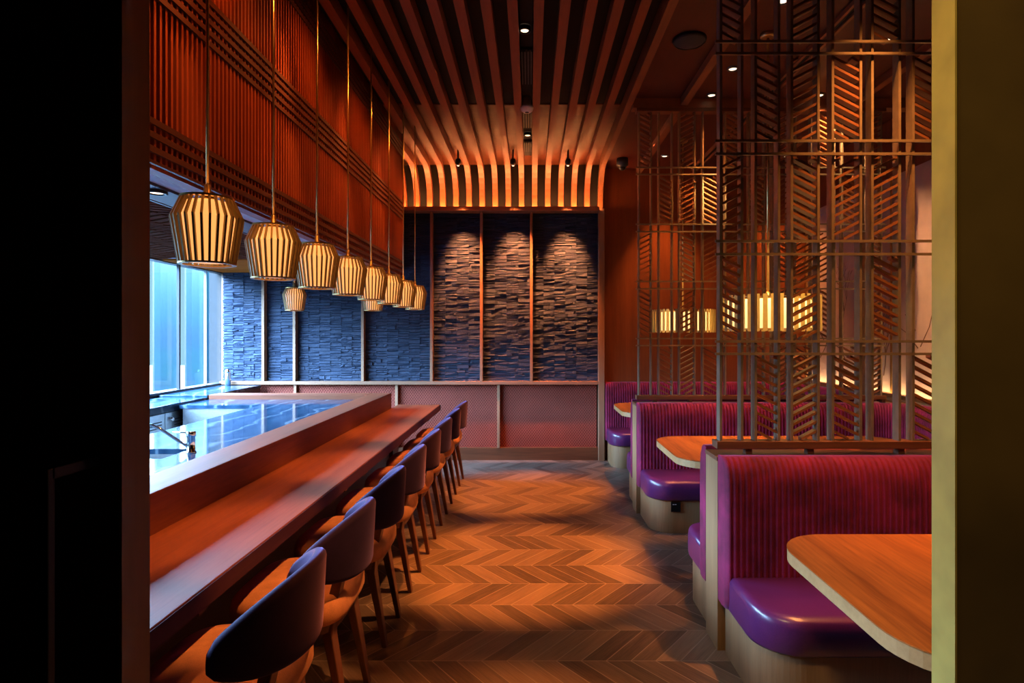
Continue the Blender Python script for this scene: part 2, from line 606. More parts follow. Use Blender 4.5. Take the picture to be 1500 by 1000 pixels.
# outside: pavement and blue-green glass facade panels
struct('ground_outside', MB().box(-30, XL - 0.3, -15, 30, -0.3, -0.05), 'pavement')
for (xa, xb, lab) in ((235, 262, 'blue-green facade panel outside, seen left of the dark window mullion'),
                      (281, 302, 'teal facade panel outside, seen between the dark and the white mullion'),
                      (306.5, 328, 'teal facade panel outside, seen right of the white mullion beside the stone wall')):
    X0 = 6.0
    ya, yb = F * X0 / (VX - xa), F * X0 / (VX - xb)
    t_ = thing('facade_panel', lab, 'facade panel', (-X0 - 0.05, (ya + yb) / 2, -0.05), 'glass facade panels outside the window')
    MB().box(-X0 - 0.1, -X0, ya, yb, -0.05, 3.2).build('glass_sheet', 'facade', t_)
    MB().box(-X0 - 0.14, -X0 - 0.1, ya + 0.02, yb - 0.02, -0.05, 3.22).build('frame', 'mullion_dark', t_)

# ------------------------------------------------------------------ back wall: slate panels, battens, dado
bat = [332, 393, 437.8, 536, 634.8, 706.4, 778.3]
bx = [px2x(p, YB) for p in bat]
ZD0, ZD1 = 0.905, 0.945
for i, x in enumerate(bx):
    if i == 0:
        continue
    struct('trim_%d' % (i + 1), MB().box(x - 0.016, x + 0.016, 7.06, 7.14, ZD1, 2.957), 'trim_wood', bevel=0.002)
struct('trim_9', MB().box(XL, 0.81, 7.06, 7.20, ZD0, ZD1), 'trim_wood_x', bevel=0.003)
dad = [px2x(p, YB) for p in (437.8, 584, 731)]
for i, x in enumerate(dad):
    struct('trim_%d' % (i + 10), MB().box(x - 0.016, x + 0.016, 7.09, 7.16, 0.15, ZD0), 'trim_wood', bevel=0.002)
struct('baseboard_back', MB().box(XL, 0.81, 7.10, YB, 0, 0.15), 'walnut_x', bevel=0.003)
struct('trim_14', MB().box(0.81, 0.88, 7.05, YB, 0, 3.0), 'trim_wood', bevel=0.003)
edges = [XL + 0.005] + bx[1:] + [0.81]
slab = ['in the corner by the window', 'second from the window', 'third from the window, behind the hanging lamps', 'fourth from the window, above the counter end',
        'left of the three spotlit ones', 'in the middle of the three spotlit ones', 'widest and rightmost, beside the corner post']
slab = ['dark split-slate wall panel in the corner by the window',
        'narrow split-slate wall panel, second from the window',
        'blue-lit split-slate wall panel, third from the window',
        'blue-lit split-slate wall panel above the far bar end, fourth from the window',
        'split-slate wall panel just right of the last pendant lamp',
        'split-slate wall panel, second to the left of the corner post',
        'widest split-slate wall panel, right beside the walnut corner post']
def strip(mb, x0, x1, yf, yb, z0, z1):
    j = [random.uniform(-0.006, 0.006) for _ in range(4)]
    lo = [(x0, yf + j[0], z0), (x1, yf + j[1], z0), (x1, yb, z0), (x0, yb, z0)]
    hi = [(x0, yf + j[2], z1), (x1, yf + j[3], z1), (x1, yb, z1), (x0, yb, z1)]
    mb.hexa(lo, hi)


for i in range(7):
    x0, x1 = edges[i] + (0.016 if i else 0.0), edges[i + 1] - (0.016 if i < 6 else 0)
    mb = MB().box(x0, x1, 7.165, 7.2, ZD1, 2.957)
    nc = max(2, round((x1 - x0) / 0.14))
    cw = (x1 - x0) / nc
    for c in range(nc):
        z = ZD1
        while z < 2.957 - 0.004:
            h = random.choice((0.02, 0.024, 0.03, 0.036, 0.045))
            z1 = min(z + h, 2.957)
            dp = random.uniform(0.0, 0.013)
            sx0 = x0 + c * cw
            sx1 = x0 + (c + 1) * cw
            if random.random() < 0.35:
                xm = random.uniform(sx0 + 0.03, sx1 - 0.03)
                strip(mb, sx0, xm, 7.142 - dp, 7.167, z + 0.003, z1 - 0.003)
                dp = random.uniform(0.0, 0.013)
                strip(mb, xm + 0.001, sx1, 7.142 - dp, 7.167, z + 0.003, z1 - 0.003)
            else:
                strip(mb, sx0, sx1, 7.142 - dp, 7.167, z + 0.003, z1 - 0.003)
            z = z1
    tag(mb.build('slate_panel', 'stone'), slab[i], 'wall panel', 'split slate panels of the back wall')
de = [XL] + dad + [0.81]
dl = ['terracotta diamond-pattern dado panel behind the back bar counter', 'terracotta diamond-pattern dado panel seen above the bar ledge',
      'terracotta diamond-pattern dado panel behind the farthest bar chairs', 'wide terracotta diamond-pattern dado panel left of the corner post']
for i in range(4):
    tag(MB().box(de[i] + 0.016, de[i + 1] - 0.016, 7.135, 7.2, 0.15, ZD0).build('dado_panel', 'dado'), dl[i], 'wall panel', 'diamond pattern dado panels')
    if True:
        MB  # noqa

# ------------------------------------------------------------------ curved ceiling slats
R = 0.35
YC, ZC = 7.07, 2.9825


def slat_profile(off, y0):
    """polyline of (y, z) offset outwards by off"""
    p = [(y0, ZS + off), (4.0, ZS + off), (YC - R, ZS + off)]
    for k in range(1, 9):
        a = pi / 2 * k / 8
        p.append((YC - R + (R + off) * sin(a), ZS - R + (R + off) * cos(a)))
    p.append((YC + off, ZC))
    return p


def slat(x, wd, y0, dp=0.09):
    mb = MB()
    a, b = slat_profile(0, y0), slat_profile(dp, y0)
    rings = []
    for (p, q) in zip(a, b):
        rings.append([(x - wd / 2, p[0], p[1]), (x + wd / 2, p[0], p[1]), (x + wd / 2, q[0], q[1]), (x - wd / 2, q[0], q[1])])
    return mb.sweep(rings, smooth=False)


for i in range(-10, 5):
    x = 0.05 + 0.1563 * i
    y0 = YF + 0.01 if i >= -8 else 6.13
    if i >= 0:
        lab = 'curved walnut ceiling slat, %s to the right of the central lighting slot' % ORD[i]
    else:
        lab = 'curved walnut ceiling slat, %s to the left of the central lighting slot' % ORD[-i - 1] if -i - 1 < 11 else ''
    tag(slat(x, 0.061, y0).build('ceiling_slat', 'slat'), lab, 'ceiling slat', 'curved slats of the ceiling')
struct('trim_15', slat(0.835, 0.055, YF + 0.01, 0.12), 'beam')
struct('trim_16', MB().box(-1.9, 0.81, 6.975, 7.2, 2.957, 2.982).box(-1.9, 0.81, 6.965, 6.975, 2.957, 3.004), 'trim_wood_x', bevel=0.003)
tag(MB().box(-1.85, 0.80, 6.985, 7.045, 2.9825, 2.987).build('light_strip', 'led'), 'glowing strip light along the ledge below the curved slats', 'strip light')

# lighting slot fittings
xs_ = 0.05 - 0.078
def downlight(x, y, z, lab, group, r=0.032, mat='black_metal', name='downlight'):
    t_ = thing(name, lab, 'downlight', (x, y, z), group)
    MB().lathe([(r, 0.03), (r * 1.25, 0.028), (r * 1.3, 0.0), (r * 0.95, 0.0), (r * 0.8, 0.02)], (x, y, z), 20, cap=False).build('trim_ring', mat, t_)
    MB().lathe([(0.0001, 0.006), (r * 0.8, 0.006), (r * 0.8, 0.012), (0.0001, 0.012)], (x, y, z), 20, cap=False).build('lens', 'lens_warm', t_)
    return t_


struct('ceiling.004', MB().box(xs_ - 0.04, xs_ + 0.04, YF + 0.02, 6.75, 3.535, 3.565), 'black')
downlight(-0.038, 3.92, 3.50, 'small lit downlight in the ceiling slot nearest the camera', 'slot downlights')
downlight(-0.028, 5.98, 3.50, 'small lit downlight in the ceiling slot beyond the smoke detector', 'slot downlights')
t_ = thing('smoke_detector', 'round white smoke detector hanging in the central ceiling slot', 'smoke detector', (-0.03, 5.08, 3.40))
MB().lathe([(0.03, 0.0), (0.048, 0.012), (0.056, 0.03), (0.056, 0.045), (0.04, 0.06), (0.03, 0.135)], (-0.03, 5.08, 3.40), 28).build('housing', 'white', t_)
MB().lathe([(0.014, -0.004), (0.02, 0.002), (0.02, 0.006)], (-0.03, 5.08, 3.40), 20).build('sensor_grille', 'black_metal', t_)
for y0, y1, lab in ((3.05, 3.52, 'slotted black air grille in the ceiling slot closest to the camera'), (4.2, 4.75, 'slotted black air grille between the near downlight and the smoke detector'),
                    (5.3, 5.75, 'slotted black air grille just behind the smoke detector'), (6.2, 6.5, 'slotted black air grille at the far end of the ceiling slot')):
    t_ = thing('air_grille', lab, 'air grille', (xs_, (y0 + y1) / 2, 3.50), 'air grilles in the ceiling slot')
    MB().box(xs_ - 0.042, xs_ + 0.042, y0, y1, 3.515, 3.533).build('tray', 'black', t_)
    m_ = MB()
    for k in range(4):
        xx = xs_ - 0.034 + k * 0.0227
        m_.box(xx - 0.003, xx + 0.003, y0, y1, 3.50, 3.515)
    m_.build('vane_set', 'dark_steel', t_)

# wall washers
for px, lab in ((671, 'left of the three black spotlights above the slate wall'), (751.5, 'middle of the three black spotlights above the slate wall'), (832, 'right of the three black spotlights above the slate wall')):
    x, y, z = px2x(px, 6.62), 6.62, 3.42
    t_ = thing('spotlight', lab, 'spotlight', (x, y, 3.555), 'black spotlights between the slats')
    MB().lathe([(0.0001, -0.035), (0.022, -0.028), (0.034, -0.008), (0.034, 0.02), (0.022, 0.04), (0.0001, 0.045)], (x, y, z), 18).build('head', 'black_metal', t_)
    MB().tube([(x, y, z + 0.03), (x, y, 3.558)], 0.009).build('stem', 'black_metal', t_)
    MB().lathe([(0.0001, 0), (0.012, 0.0), (0.012, 0.004), (0.0001, 0.004)], (x, y + 0.012, z - 0.037), 14, cap=False).build('lens', 'lens_warm', t_)
    spot((x, y + 0.05, z - 0.06), (x + 0.02, 7.14, 2.10), 1150, (1.0, 0.27, 0.075), 35, 1.0, 0.02)

# ------------------------------------------------------------------ booth zone ceiling
for x, nme in ((1.30, 'trim_17'), (2.74, 'trim_18')):
    struct(nme, MB().box(x - 0.03, x + 0.03, YF, 7.15, 3.44, 3.50), 'beam')
struct('trim_19', MB().box(1.95, 1.99, YF, 7.15, 3.485, 3.50), 'black')
struct('trim_20', MB().box(1.93, 1.95, YF, 7.15, 3.47, 3.50).box(1.99, 2.01, YF, 7.15, 3.47, 3.50), 'beam')
for k in range(2):
    struct('trim_%d' % (21 + k), MB().box(0.87, XR, 2.86 + 2.165 * k, 2.96 + 2.165 * k, 3.42, 3.50), 'beam')
t_ = thing('ceiling_speaker', 'flat round dark speaker on the red wooden ceiling', 'speaker', (1.077, 4.02, 3.44))
MB().lathe([(0.0001, 0.0), (0.085, 0.0), (0.10, 0.008)], (1.077, 4.02, 3.47), 32, cap=False).build('mesh_grille', 'speaker', t_)
MB().lathe([(0.10, 0.005), (0.108, 0.006), (0.112, 0.02), (0.112, 0.03)], (1.077, 4.02, 3.47), 32, cap=False).build('rim', 'black_metal', t_)
x, y = 1.045, 6.75
t_ = thing('dome_camera', 'small dark dome camera on the ceiling by the walnut end wall', 'camera', (x, y, 3.40))
MB().lathe([(0.065, 0.10), (0.068, 0.02), (0.05, 0.01), (0.05, 0.0)], (x, y, 3.40), 24).build('housing', 'speaker', t_)
MB().lathe([(0.0001, -0.035), (0.02, -0.032), (0.036, -0.02), (0.043, 0.0), (0.04, 0.01)], (x, y, 3.40), 24, cap=False).build('dome', 'black_metal', t_)
bd = [(1.51, 3.55, 'downlight in the booth ceiling nearest the camera'), (1.52, 4.46, 'downlight in the booth ceiling, farther of the two right of the speaker'),
      (1.51, 4.95, 'downlight just in front of the second divider screen, left row'), (2.42, 4.02, 'downlight in the right row, seen through the near divider screen'),
      (2.41, 4.95, 'downlight in the right row, just in front of the second divider screen'), (1.50, 6.64, 'downlight behind the second divider screen, left row'),
      (2.85, 6.64, 'downlight behind the second divider screen, right row')]
for x, y, lab in bd:
    downlight(x, y, 3.488, lab, 'booth ceiling downlights', 0.035, 'dark_steel')

# ------------------------------------------------------------------ hanging slat screen over the bar
SX = -1.31
YE = 6.09
t_ = thing('slat_screen', 'long red slatted wood screen hanging above the bar counter', 'hanging screen', (SX - 0.03, 3.7, 2.095))
MB().box(SX - 0.10, SX - 0.045, 1.3, YE, 2.095, 3.56).build('backing_panel', 'screen_red', t_)


def fins(z0, z1):
    mb = MB()
    y = 1.32
    while y < YE:
        mb.box(SX - 0.046, SX - 0.008, y, y + 0.013, z0, z1)
        y += 0.033
    return mb


fins(2.11, 2.72).build('lower_slats', 'screen_red', t_)
fins(2.72, 3.55).build('upper_slats', 'screen_red', t_)
for zz in (2.095, 2.145, 2.195, 2.243, 2.69, 2.735, 2.78, 2.82, 2.86, 3.33, 3.37, 3.41, 3.45):
    MB().box(SX - 0.012, SX, 1.3, YE, zz - 0.011 if zz > 2.1 else zz, zz + 0.011).build('rail', 'screen_rail', t_)
MB().box(SX - 0.10, SX, YE, YE + 0.015, 2.095, 3.56).build('end_board', 'screen_red', t_)

# soffit over the bar
struct('soffit_bar', MB().box(-1.92, SX - 0.105, 1.3, 6.09, 2.25, 2.30).box(XL, -1.92, 1.3, 5.95, 2.262, 2.30), 'soffit')
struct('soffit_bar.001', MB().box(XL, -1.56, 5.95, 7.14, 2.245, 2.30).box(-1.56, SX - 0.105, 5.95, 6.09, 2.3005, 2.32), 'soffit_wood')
struct('trim_23', MB().box(-2.06, -1.86, 1.3, 5.949, 2.235, 2.2615), 'screen_rail')
struct('wall_bulkhead', MB().box(-1.60, -1.56, 6.09, YB, 2.305, 3.56).box(-1.60, SX - 0.105, 6.09, 6.12, 2.305, 3.56), 'screen_red')
downlight(-1.92, 3.05, 2.222, 'lit downlight in the dark beam under the bar soffit, nearest the door', 'bar soffit downlights', 0.04)
# herringbone ceiling lattice over the bar
t_ = thing('ceiling_lattice', 'herringbone wood slat lattice under the bar soffit by the window', 'ceiling lattice', (-2.87, 3.8, 2.24))
lat = MB()
ncol = 8
lw = (3.675 - 2.085) / ncol
for ci in range(ncol):
    xa = -3.675 + ci * lw
    xb = xa + lw - 0.006
    sgn = 1 if ci % 2 else -1
    y = 1.5
    while y < 5.85:
        ax = Vector(((xb - xa) / 2, sgn * 0.06, 0))
        nrm = Vector((-ax.y, ax.x, 0)).normalized()
        lat.obox(((xa + xb) / 2, y, 2.254), ax, nrm * 0.024, (0, 0, 0.0075))
        y += 0.088
lat.build('slats', 'lattice', t_)
MB().box(-3.69, -3.676, 1.35, 5.94, 2.233, 2.2615).build('side_rail', 'walnut_y', t_)
MB().box(-2.084, -2.070, 1.35, 5.94, 2.233, 2.2615).build('side_rail', 'walnut_y', t_)

# ------------------------------------------------------------------ bar counter
CX0, CX1 = -1.42, -0.968
t_ = thing('bar_counter', 'long walnut bar counter with raised back ledge', 'bar counter', (-1.2, 3.8, 0))
MB().box(CX0, CX1, 1.32, 6.38, 0.688, 0.75).build('counter_top', 'counter', t_, bevel=0.004)
MB().box(CX1, CX1 + 0.004, 1.32, 6.38, 0.690, 0.747).build('edge_band', 'shade_edge', t_)  # thin strip whose dark colour holds the shade of the front face
MB().box(-1.617, CX0, 1.32, 6.07, 0.60, 0.905).build('front_ledge', 'counter', t_, bevel=0.004)
MB().box(-3.18, -1.618, 5.87, 6.07, 0.60, 0.905).build('end_ledge', 'counter_x', t_, bevel=0.004)
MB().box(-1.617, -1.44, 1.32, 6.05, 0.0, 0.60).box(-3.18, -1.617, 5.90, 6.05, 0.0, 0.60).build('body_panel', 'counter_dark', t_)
for yb_ in (1.9, 3.4, 4.9, 6.2):
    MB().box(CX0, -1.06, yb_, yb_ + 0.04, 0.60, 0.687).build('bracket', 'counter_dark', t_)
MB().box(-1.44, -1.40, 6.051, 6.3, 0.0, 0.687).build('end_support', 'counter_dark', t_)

# marble worktop: U shape with a sink cut-out
ZM0, ZM1 = 0.83, 0.86
t_ = thing('marble_worktop', 'polished blue-grey marble worktop with a hand sink inside the bar', 'worktop', (-2.03, 3.8, 0.83))
xs0, xs1, ys0, ys1 = -2.32, -1.90, 3.06, 3.33
m_ = MB()
m_.box(-2.45, -1.619, 1.32, ys0, ZM0, ZM1).box(-2.45, -1.619, ys1, 5.869, ZM0, ZM1)
m_.box(-2.45, xs0, ys0, ys1, ZM0, ZM1).box(xs1, -1.619, ys0, ys1, ZM0, ZM1)
m_.box(-3.18, -2.45, 5.38, 5.869, ZM0, ZM1)
m_.build('top_slab', 'marble', t_)
m_ = MB().box(-2.43, -2.40, 1.32, 5.40, 0.0, ZM0).build('apron', 'steel', t_)
m_ = MB().box(-3.16, -2.40, 5.40, 5.42, 0.05, ZM0).build('steel_front', 'steel', t_)
m_ = MB()
m_.box(xs0 - 0.008, xs0, ys0, ys1, 0.68, ZM0).box(xs1, xs1 + 0.008, ys0, ys1, 0.68, ZM0).box(xs0, xs1, ys0 - 0.008, ys0, 0.68, ZM0).box(xs0, xs1, ys1, ys1 + 0.008, 0.68, ZM0).box(xs0, xs1, ys0, ys1, 0.67, 0.68)
bs = m_.build('sink_basin', 'steel', t_)
MB().lathe([(0.0001, 0.0), (0.025, 0.0), (0.03, 0.004)], (-2.11, 3.2, 0.681), 16, cap=False).build('drain', 'chrome', t_)
# faucet
fx, fy_, fz = -1.84, 3.22, ZM1
t_ = thing('faucet', 'chrome mixer tap with long angled spout beside the hand sink', 'faucet', (fx, fy_, fz))
MB().lathe([(0.026, 0.0), (0.026, 0.006), (0.021, 0.01), (0.020, 0.085), (0.024, 0.09), (0.024, 0.108), (0.02, 0.118)], (fx, fy_, fz), 24).build('body', 'chrome', t_)
MB().tube([(fx - 0.01, fy_, fz + 0.03), (fx - 0.06, fy_, fz + 0.06), (fx - 0.14, fy_, fz + 0.112), (fx - 0.17, fy_, fz + 0.13), (fx - 0.215, fy_, fz + 0.15), (fx - 0.25, fy_, fz + 0.15), (fx - 0.262, fy_, fz + 0.135)], 0.008, 12).build('spout', 'chrome', t_)
MB().tube([(fx, fy_, fz + 0.108), (fx - 0.095, fy_ - 0.005, fz + 0.112)], [0.005, 0.004], 8).build('lever', 'chrome', t_)
# second chrome tap at the left edge
# window side counter
t_ = thing('window_counter', 'dark window-side counter running to the back wall', 'counter', (-3.44, 6.2, 0))
MB().box(XL + 0.003, -3.2, 5.88, 7.055, 0.87, 0.90).build('top_slab', 'marble', t_, bevel=0.002)
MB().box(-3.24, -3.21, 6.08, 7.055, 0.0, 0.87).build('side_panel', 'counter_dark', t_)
# stainless under-counter fridge
t_ = thing('undercounter_fridge', 'stainless steel under-counter fridge by the window', 'fridge', (-3.44, 4.3, 0))
MB().box(-3.69, -3.235, 1.6, 5.85, 0.08, 0.814).build('body', 'dark_steel', t_)
MB().box(-3.69, -3.20, 1.6, 5.86, 0.815, 0.88).build('worktop', 'marble', t_, bevel=0.002)
yd = [3.85, 4.31, 4.77, 5.23, 5.69]
for a, b in zip(yd[:-1], yd[1:]):
    dr = MB().box(-3.235, -3.215, a + 0.006, b - 0.006, 0.12, 0.808).build('door', 'steel', t_, bevel=0.003)
    m_ = MB()
    for k in range(3):
        m_.box(-3.2155, -3.2135, a + 0.13, b - 0.05, 0.735 - 0.026 * k, 0.744 - 0.026 * k)
    m_.build('vent_slots', 'black', dr)
    k_ = MB().tube([(-3.216, a + 0.07, 0.745), (-3.198, a + 0.07, 0.745), (-3.186, a + 0.07, 0.745)], [0.013, 0.021, 0.014], 14)
    k_.build('lock_knob', 'chrome', dr)
# canister on window counter
cx, cy, cz = -3.565, 7.0, 0.90
t_ = thing('steel_canister', 'small upright steel canister on the window counter by the slate wall', 'canister', (cx, cy, cz))
MB().lathe([(0.032, 0.0), (0.032, 0.15), (0.030, 0.152)], (cx, cy, cz), 24).build('body', 'steel', t_)
MB().lathe([(0.033, 0.152), (0.033, 0.172), (0.024, 0.18), (0.024, 0.19), (0.0001, 0.192)], (cx, cy, cz), 24).build('lid', 'chrome', t_)

# ------------------------------------------------------------------ pendants
def make_pendant(x, y, ztop, zbot, zceil, lab, group):
    t_ = thing('pendant_lamp', lab, 'pendant lamp', (x, y, zbot), group)
    H = ztop - zbot
    rt, rw, rb = 0.083, 0.113, 0.088
    zw = 0.70 * H
    c = (x, y, zbot)
    MB().lathe([(0.0001, 0.012), (rb - 0.025, 0.010), (rb - 0.023, 0.018), (rw - 0.027, zw), (rt - 0.018, H - 0.012), (0.02, H - 0.008), (0.0001, H - 0.008)], c, 56, smooth=False).build('shade', 'pend_glow', t_)
    mb = MB()
    n = 28
    for i in range(n):
        a = 2 * pi * (i + 0.5) / n
        u = Vector((cos(a), sin(a), 0))
        s = Vector((-sin(a), cos(a), 0)) * 0.0037
        prof = [(rb, 0.0), (rw, zw), (rt, H)]
        dep = 0.009
        rings = []
        for r, z in prof:
            pi_ = Vector(c) + u * (r - dep) + Vector((0, 0, z))
            po = Vector(c) + u * r + Vector((0, 0, z))
            rings.append([pi_ - s, pi_ + s, po + s, po - s])
        mb.sweep(rings, smooth=False)
    mb.build('slat_cage', 'brass_fin', t_)
    MB().lathe([(rt - 0.016, H - 0.003), (rt + 0.001, H - 0.003), (rt + 0.001, H + 0.004), (rt - 0.016, H + 0.004), (rt - 0.016, H - 0.003)], c, 40, smooth=False, cap=False).build('top_ring', 'brass', t_)
    MB().lathe([(rb - 0.012, 0.0), (rb + 0.001, 0.0), (rb + 0.001, 0.006), (rb - 0.012, 0.006), (rb - 0.012, 0.0)], c, 40, smooth=False, cap=False).build('bottom_ring', 'brass', t_)
    MB().lathe([(0.03, H - 0.008), (0.022, H + 0.01), (0.012, H + 0.018), (0.010, H + 0.045), (0.0055, H + 0.05)], c, 18).build('socket_cap', 'brass', t_)
    MB().tube([(x, y, ztop + 0.045), (x, y, zceil - 0.02)], 0.0052, 8).build('rod', 'brass', t_)
    MB().lathe([(0.03, 0.0), (0.045, 0.008), (0.045, 0.024)], (x, y, zceil - 0.024), 20).build('ceiling_cap', 'black_metal', t_)
    return t_


PX = -1.09
g = 'slatted pendant lamps over the bar counter'
P0 = (PX, 2.005, 1.735)
plabels = ['slatted brass pendant lamp nearest the camera, largest in view'] + \
          ['slatted brass pendant lamp, %s from the camera in the row' % ORD[k] for k in range(1, 7)] + ['slatted brass pendant lamp at the far end of the row']
pend = make_pendant(PX, 2.005, 1.958, 1.735, 3.56, plabels[0], g)
for k in range(1, 8):
    copy_thing(pend, (PX, 2.005 + 0.5145 * k, 1.735), plabels[k])
pb = make_pendant(px2x(431.5, 5.85), 5.85, 1.958, 1.735, 2.262, 'slatted pendant lamp hanging alone against the blue slate wall', 'pendant lamps over the end ledge')
copy_thing(pb, (px2x(546.5, 5.85), 5.85, 1.735), 'slatted pendant lamp over the end ledge, half hidden below the row')

# ------------------------------------------------------------------ bar chairs
def make_chair(cy, lab):
    o = (-0.95, cy, 0.0)
    t_ = thing('bar_chair', lab, 'chair', o, 'purple bar chairs along the counter')
    # seat: rounded cushion
    mb = MB()
    xc, hx, hy = -0.925, 0.220, 0.245
    def loop(sx, sy, z, e=4.0, n=40):
        pts = []
        for k in range(n):
            a = 2 * pi * k / n
            ca, sa = cos(a), sin(a)
            x_ = abs(ca) ** (2 / e) * (1 if ca >= 0 else -1) * hx * sx
            y_ = abs(sa) ** (2 / e) * (1 if sa >= 0 else -1) * hy * sy
            pts.append((xc + x_, cy + y_, z))
        return pts
    rings = [loop(0.90, 0.90, 0.415), loop(0.97, 0.97, 0.422), loop(1, 1, 0.44), loop(1, 1, 0.475), loop(0.975, 0.975, 0.500), loop(0.90, 0.90, 0.518), loop(0.7, 0.7, 0.530), loop(0.35, 0.35, 0.536), loop(0.02, 0.02, 0.537)]
    mb.sweep(rings, smooth=True)
    mb.build('seat_cushion', 'orange', t_)
    MB().sweep([loop(0.86, 0.86, 0.380), loop(0.88, 0.88, 0.414)], smooth=False).build('seat_frame', 'chair_leg', t_)
    # backrest shell
    mb = MB()
    n = 36
    th = 0.042
    rings = []
    for i in range(n + 1):
        s = -1 + 2 * i / n
        a = s * 1.20
        # plan curve
        yv = 0.270 * sin(a) / sin(1.20)
        xv = -0.665 - 0.170 * (1 - cos(a)) / (1 - cos(1.20))
        tx = 0.270 * cos(a) / sin(1.20)
        ty = -0.170 * sin(a) / (1 - cos(1.20))
        nv = Vector((tx, -ty)).normalized()      # outward (x,y)
        e = abs(s)
        zt = 0.825 - 0.13 * e ** 2.2
        zb = 0.560 + 0.05 * e ** 3
        if e > 0.9:
            q = (e - 0.9) / 0.1
            rr = 0.018 * (1 - sqrt(max(0, 1 - q * q)))
            zt -= rr
            zb += rr * 0.8
        ring = []
        hh = zt - zb
        rad = th / 2
        for k in range(7):
            b = pi * k / 6
            ring.append((cos(b) * rad, zt - rad + sin(b) * rad))
        for k in range(7):
            b = pi + pi * k / 6
            ring.append((cos(b) * rad, zb + rad + sin(b) * rad))
        pts = []
        for (dn, z) in ring:
            lean = 0.05 * (z - 0.66)
            pts.append((xv + nv.x * (dn + lean), cy + yv + nv.y * (dn + lean), z))
        rings.append(pts)
    mb.sweep(rings, smooth=True)
    mb.build('backrest', 'purple', t_)
    # rear legs rising into back posts, front legs
    def bar(pts, wy, wx):
        m2 = MB()
        rg = []
        for (x, y, z, k) in pts:
            rg.append([(x - wx * k, y - wy * k, z), (x + wx * k, y - wy * k, z), (x + wx * k, y + wy * k, z), (x - wx * k, y + wy * k, z)])
        return m2.sweep(rg, smooth=False)
    for s in (-1, 1):
        bar([(-0.700, cy + s * 0.150, 0.0, 0.62), (-0.735, cy + s * 0.145, 0.2, 0.85), (-0.765, cy + s * 0.140, 0.36, 1.05), (-0.757, cy + s * 0.135, 0.46, 1.1), (-0.728, cy + s * 0.13, 0.58, 1.0), (-0.715, cy + s * 0.128, 0.66, 0.9)], 0.029, 0.018).build('rear_leg', 'chair_leg', t_, bevel=0.004)
    for s in (-1, 1):
        bar([(-1.12, cy + s * 0.205, 0.0, 0.6), (-1.09, cy + s * 0.19, 0.3, 0.9), (-1.075, cy + s * 0.185, 0.41, 1.0)], 0.022, 0.020).build('front_leg', 'chair_leg', t_, bevel=0.004)
    return t_


cl = ['purple velvet bar chair with orange seat, nearest the camera'] + \
     ['purple velvet bar chair, %s from the camera along the counter' % ORD[k] for k in range(1, 7)] + ['purple velvet bar chair at the far end of the counter']
ch = make_chair(1.80, cl[0])
for k in range(1, 8):
    copy_thing(ch, (-0.95, 1.80 + 0.605 * k, 0), cl[k])

# ------------------------------------------------------------------ booths
PXS = 0.889      # aisle end of partitions
XSW = 3.20       # sofa back line along right wall
PITCH = 2.165
PY0, PY1 = 2.82, 3.01


def sofa_path(y_near, y_far, closed_near, ds):
    """returns list of (pos, inward normal, s)"""
    Rc = 0.42
    segs = []
    L1 = XSW - Rc - PXS
    pts = []
    def line(p, d, L, nrm, s0, fine=None):
        n = max(2, int(L / ds))
        for k in range(n):
            q = L * k / n
            pts.append((Vector((p[0] + d[0] * q, p[1] + d[1] * q)), Vector(nrm), s0 + q))
        return s0 + L
    def arc(c, a0, a1, s0):
        L = Rc * abs(a1 - a0)
        n = max(4, int(L / ds))
        for k in range(n):
            a = a0 + (a1 - a0) * k / n
            u = Vector((cos(a), sin(a)))
            pts.append((Vector(c) + u * Rc, -u, s0 + L * k / n))
        return s0 + L
    s = 0.0
    s = line((PXS, y_far), (1, 0), L1, (0, -1), s)
    s = arc((XSW - Rc, y_far - Rc), pi / 2, 0, s)
    if closed_near:
        s = line((XSW, y_far - Rc), (0, -1), (y_far - y_near) - 2 * Rc, (-1, 0), s)
        s = arc((XSW - Rc, y_near + Rc), 0, -pi / 2, s)
        s = line((XSW - Rc, y_near), (-1, 0), L1, (0, 1), s)
        pts.append((Vector((PXS, y_near)), Vector((0, 1)), s))
    else:
        L = y_far - Rc - y_near
        s = line((XSW, y_far - Rc), (0, -1), L, (-1, 0), s)
        pts.append((Vector((XSW, y_near)), Vector((-1, 0)), s))
    return pts, s


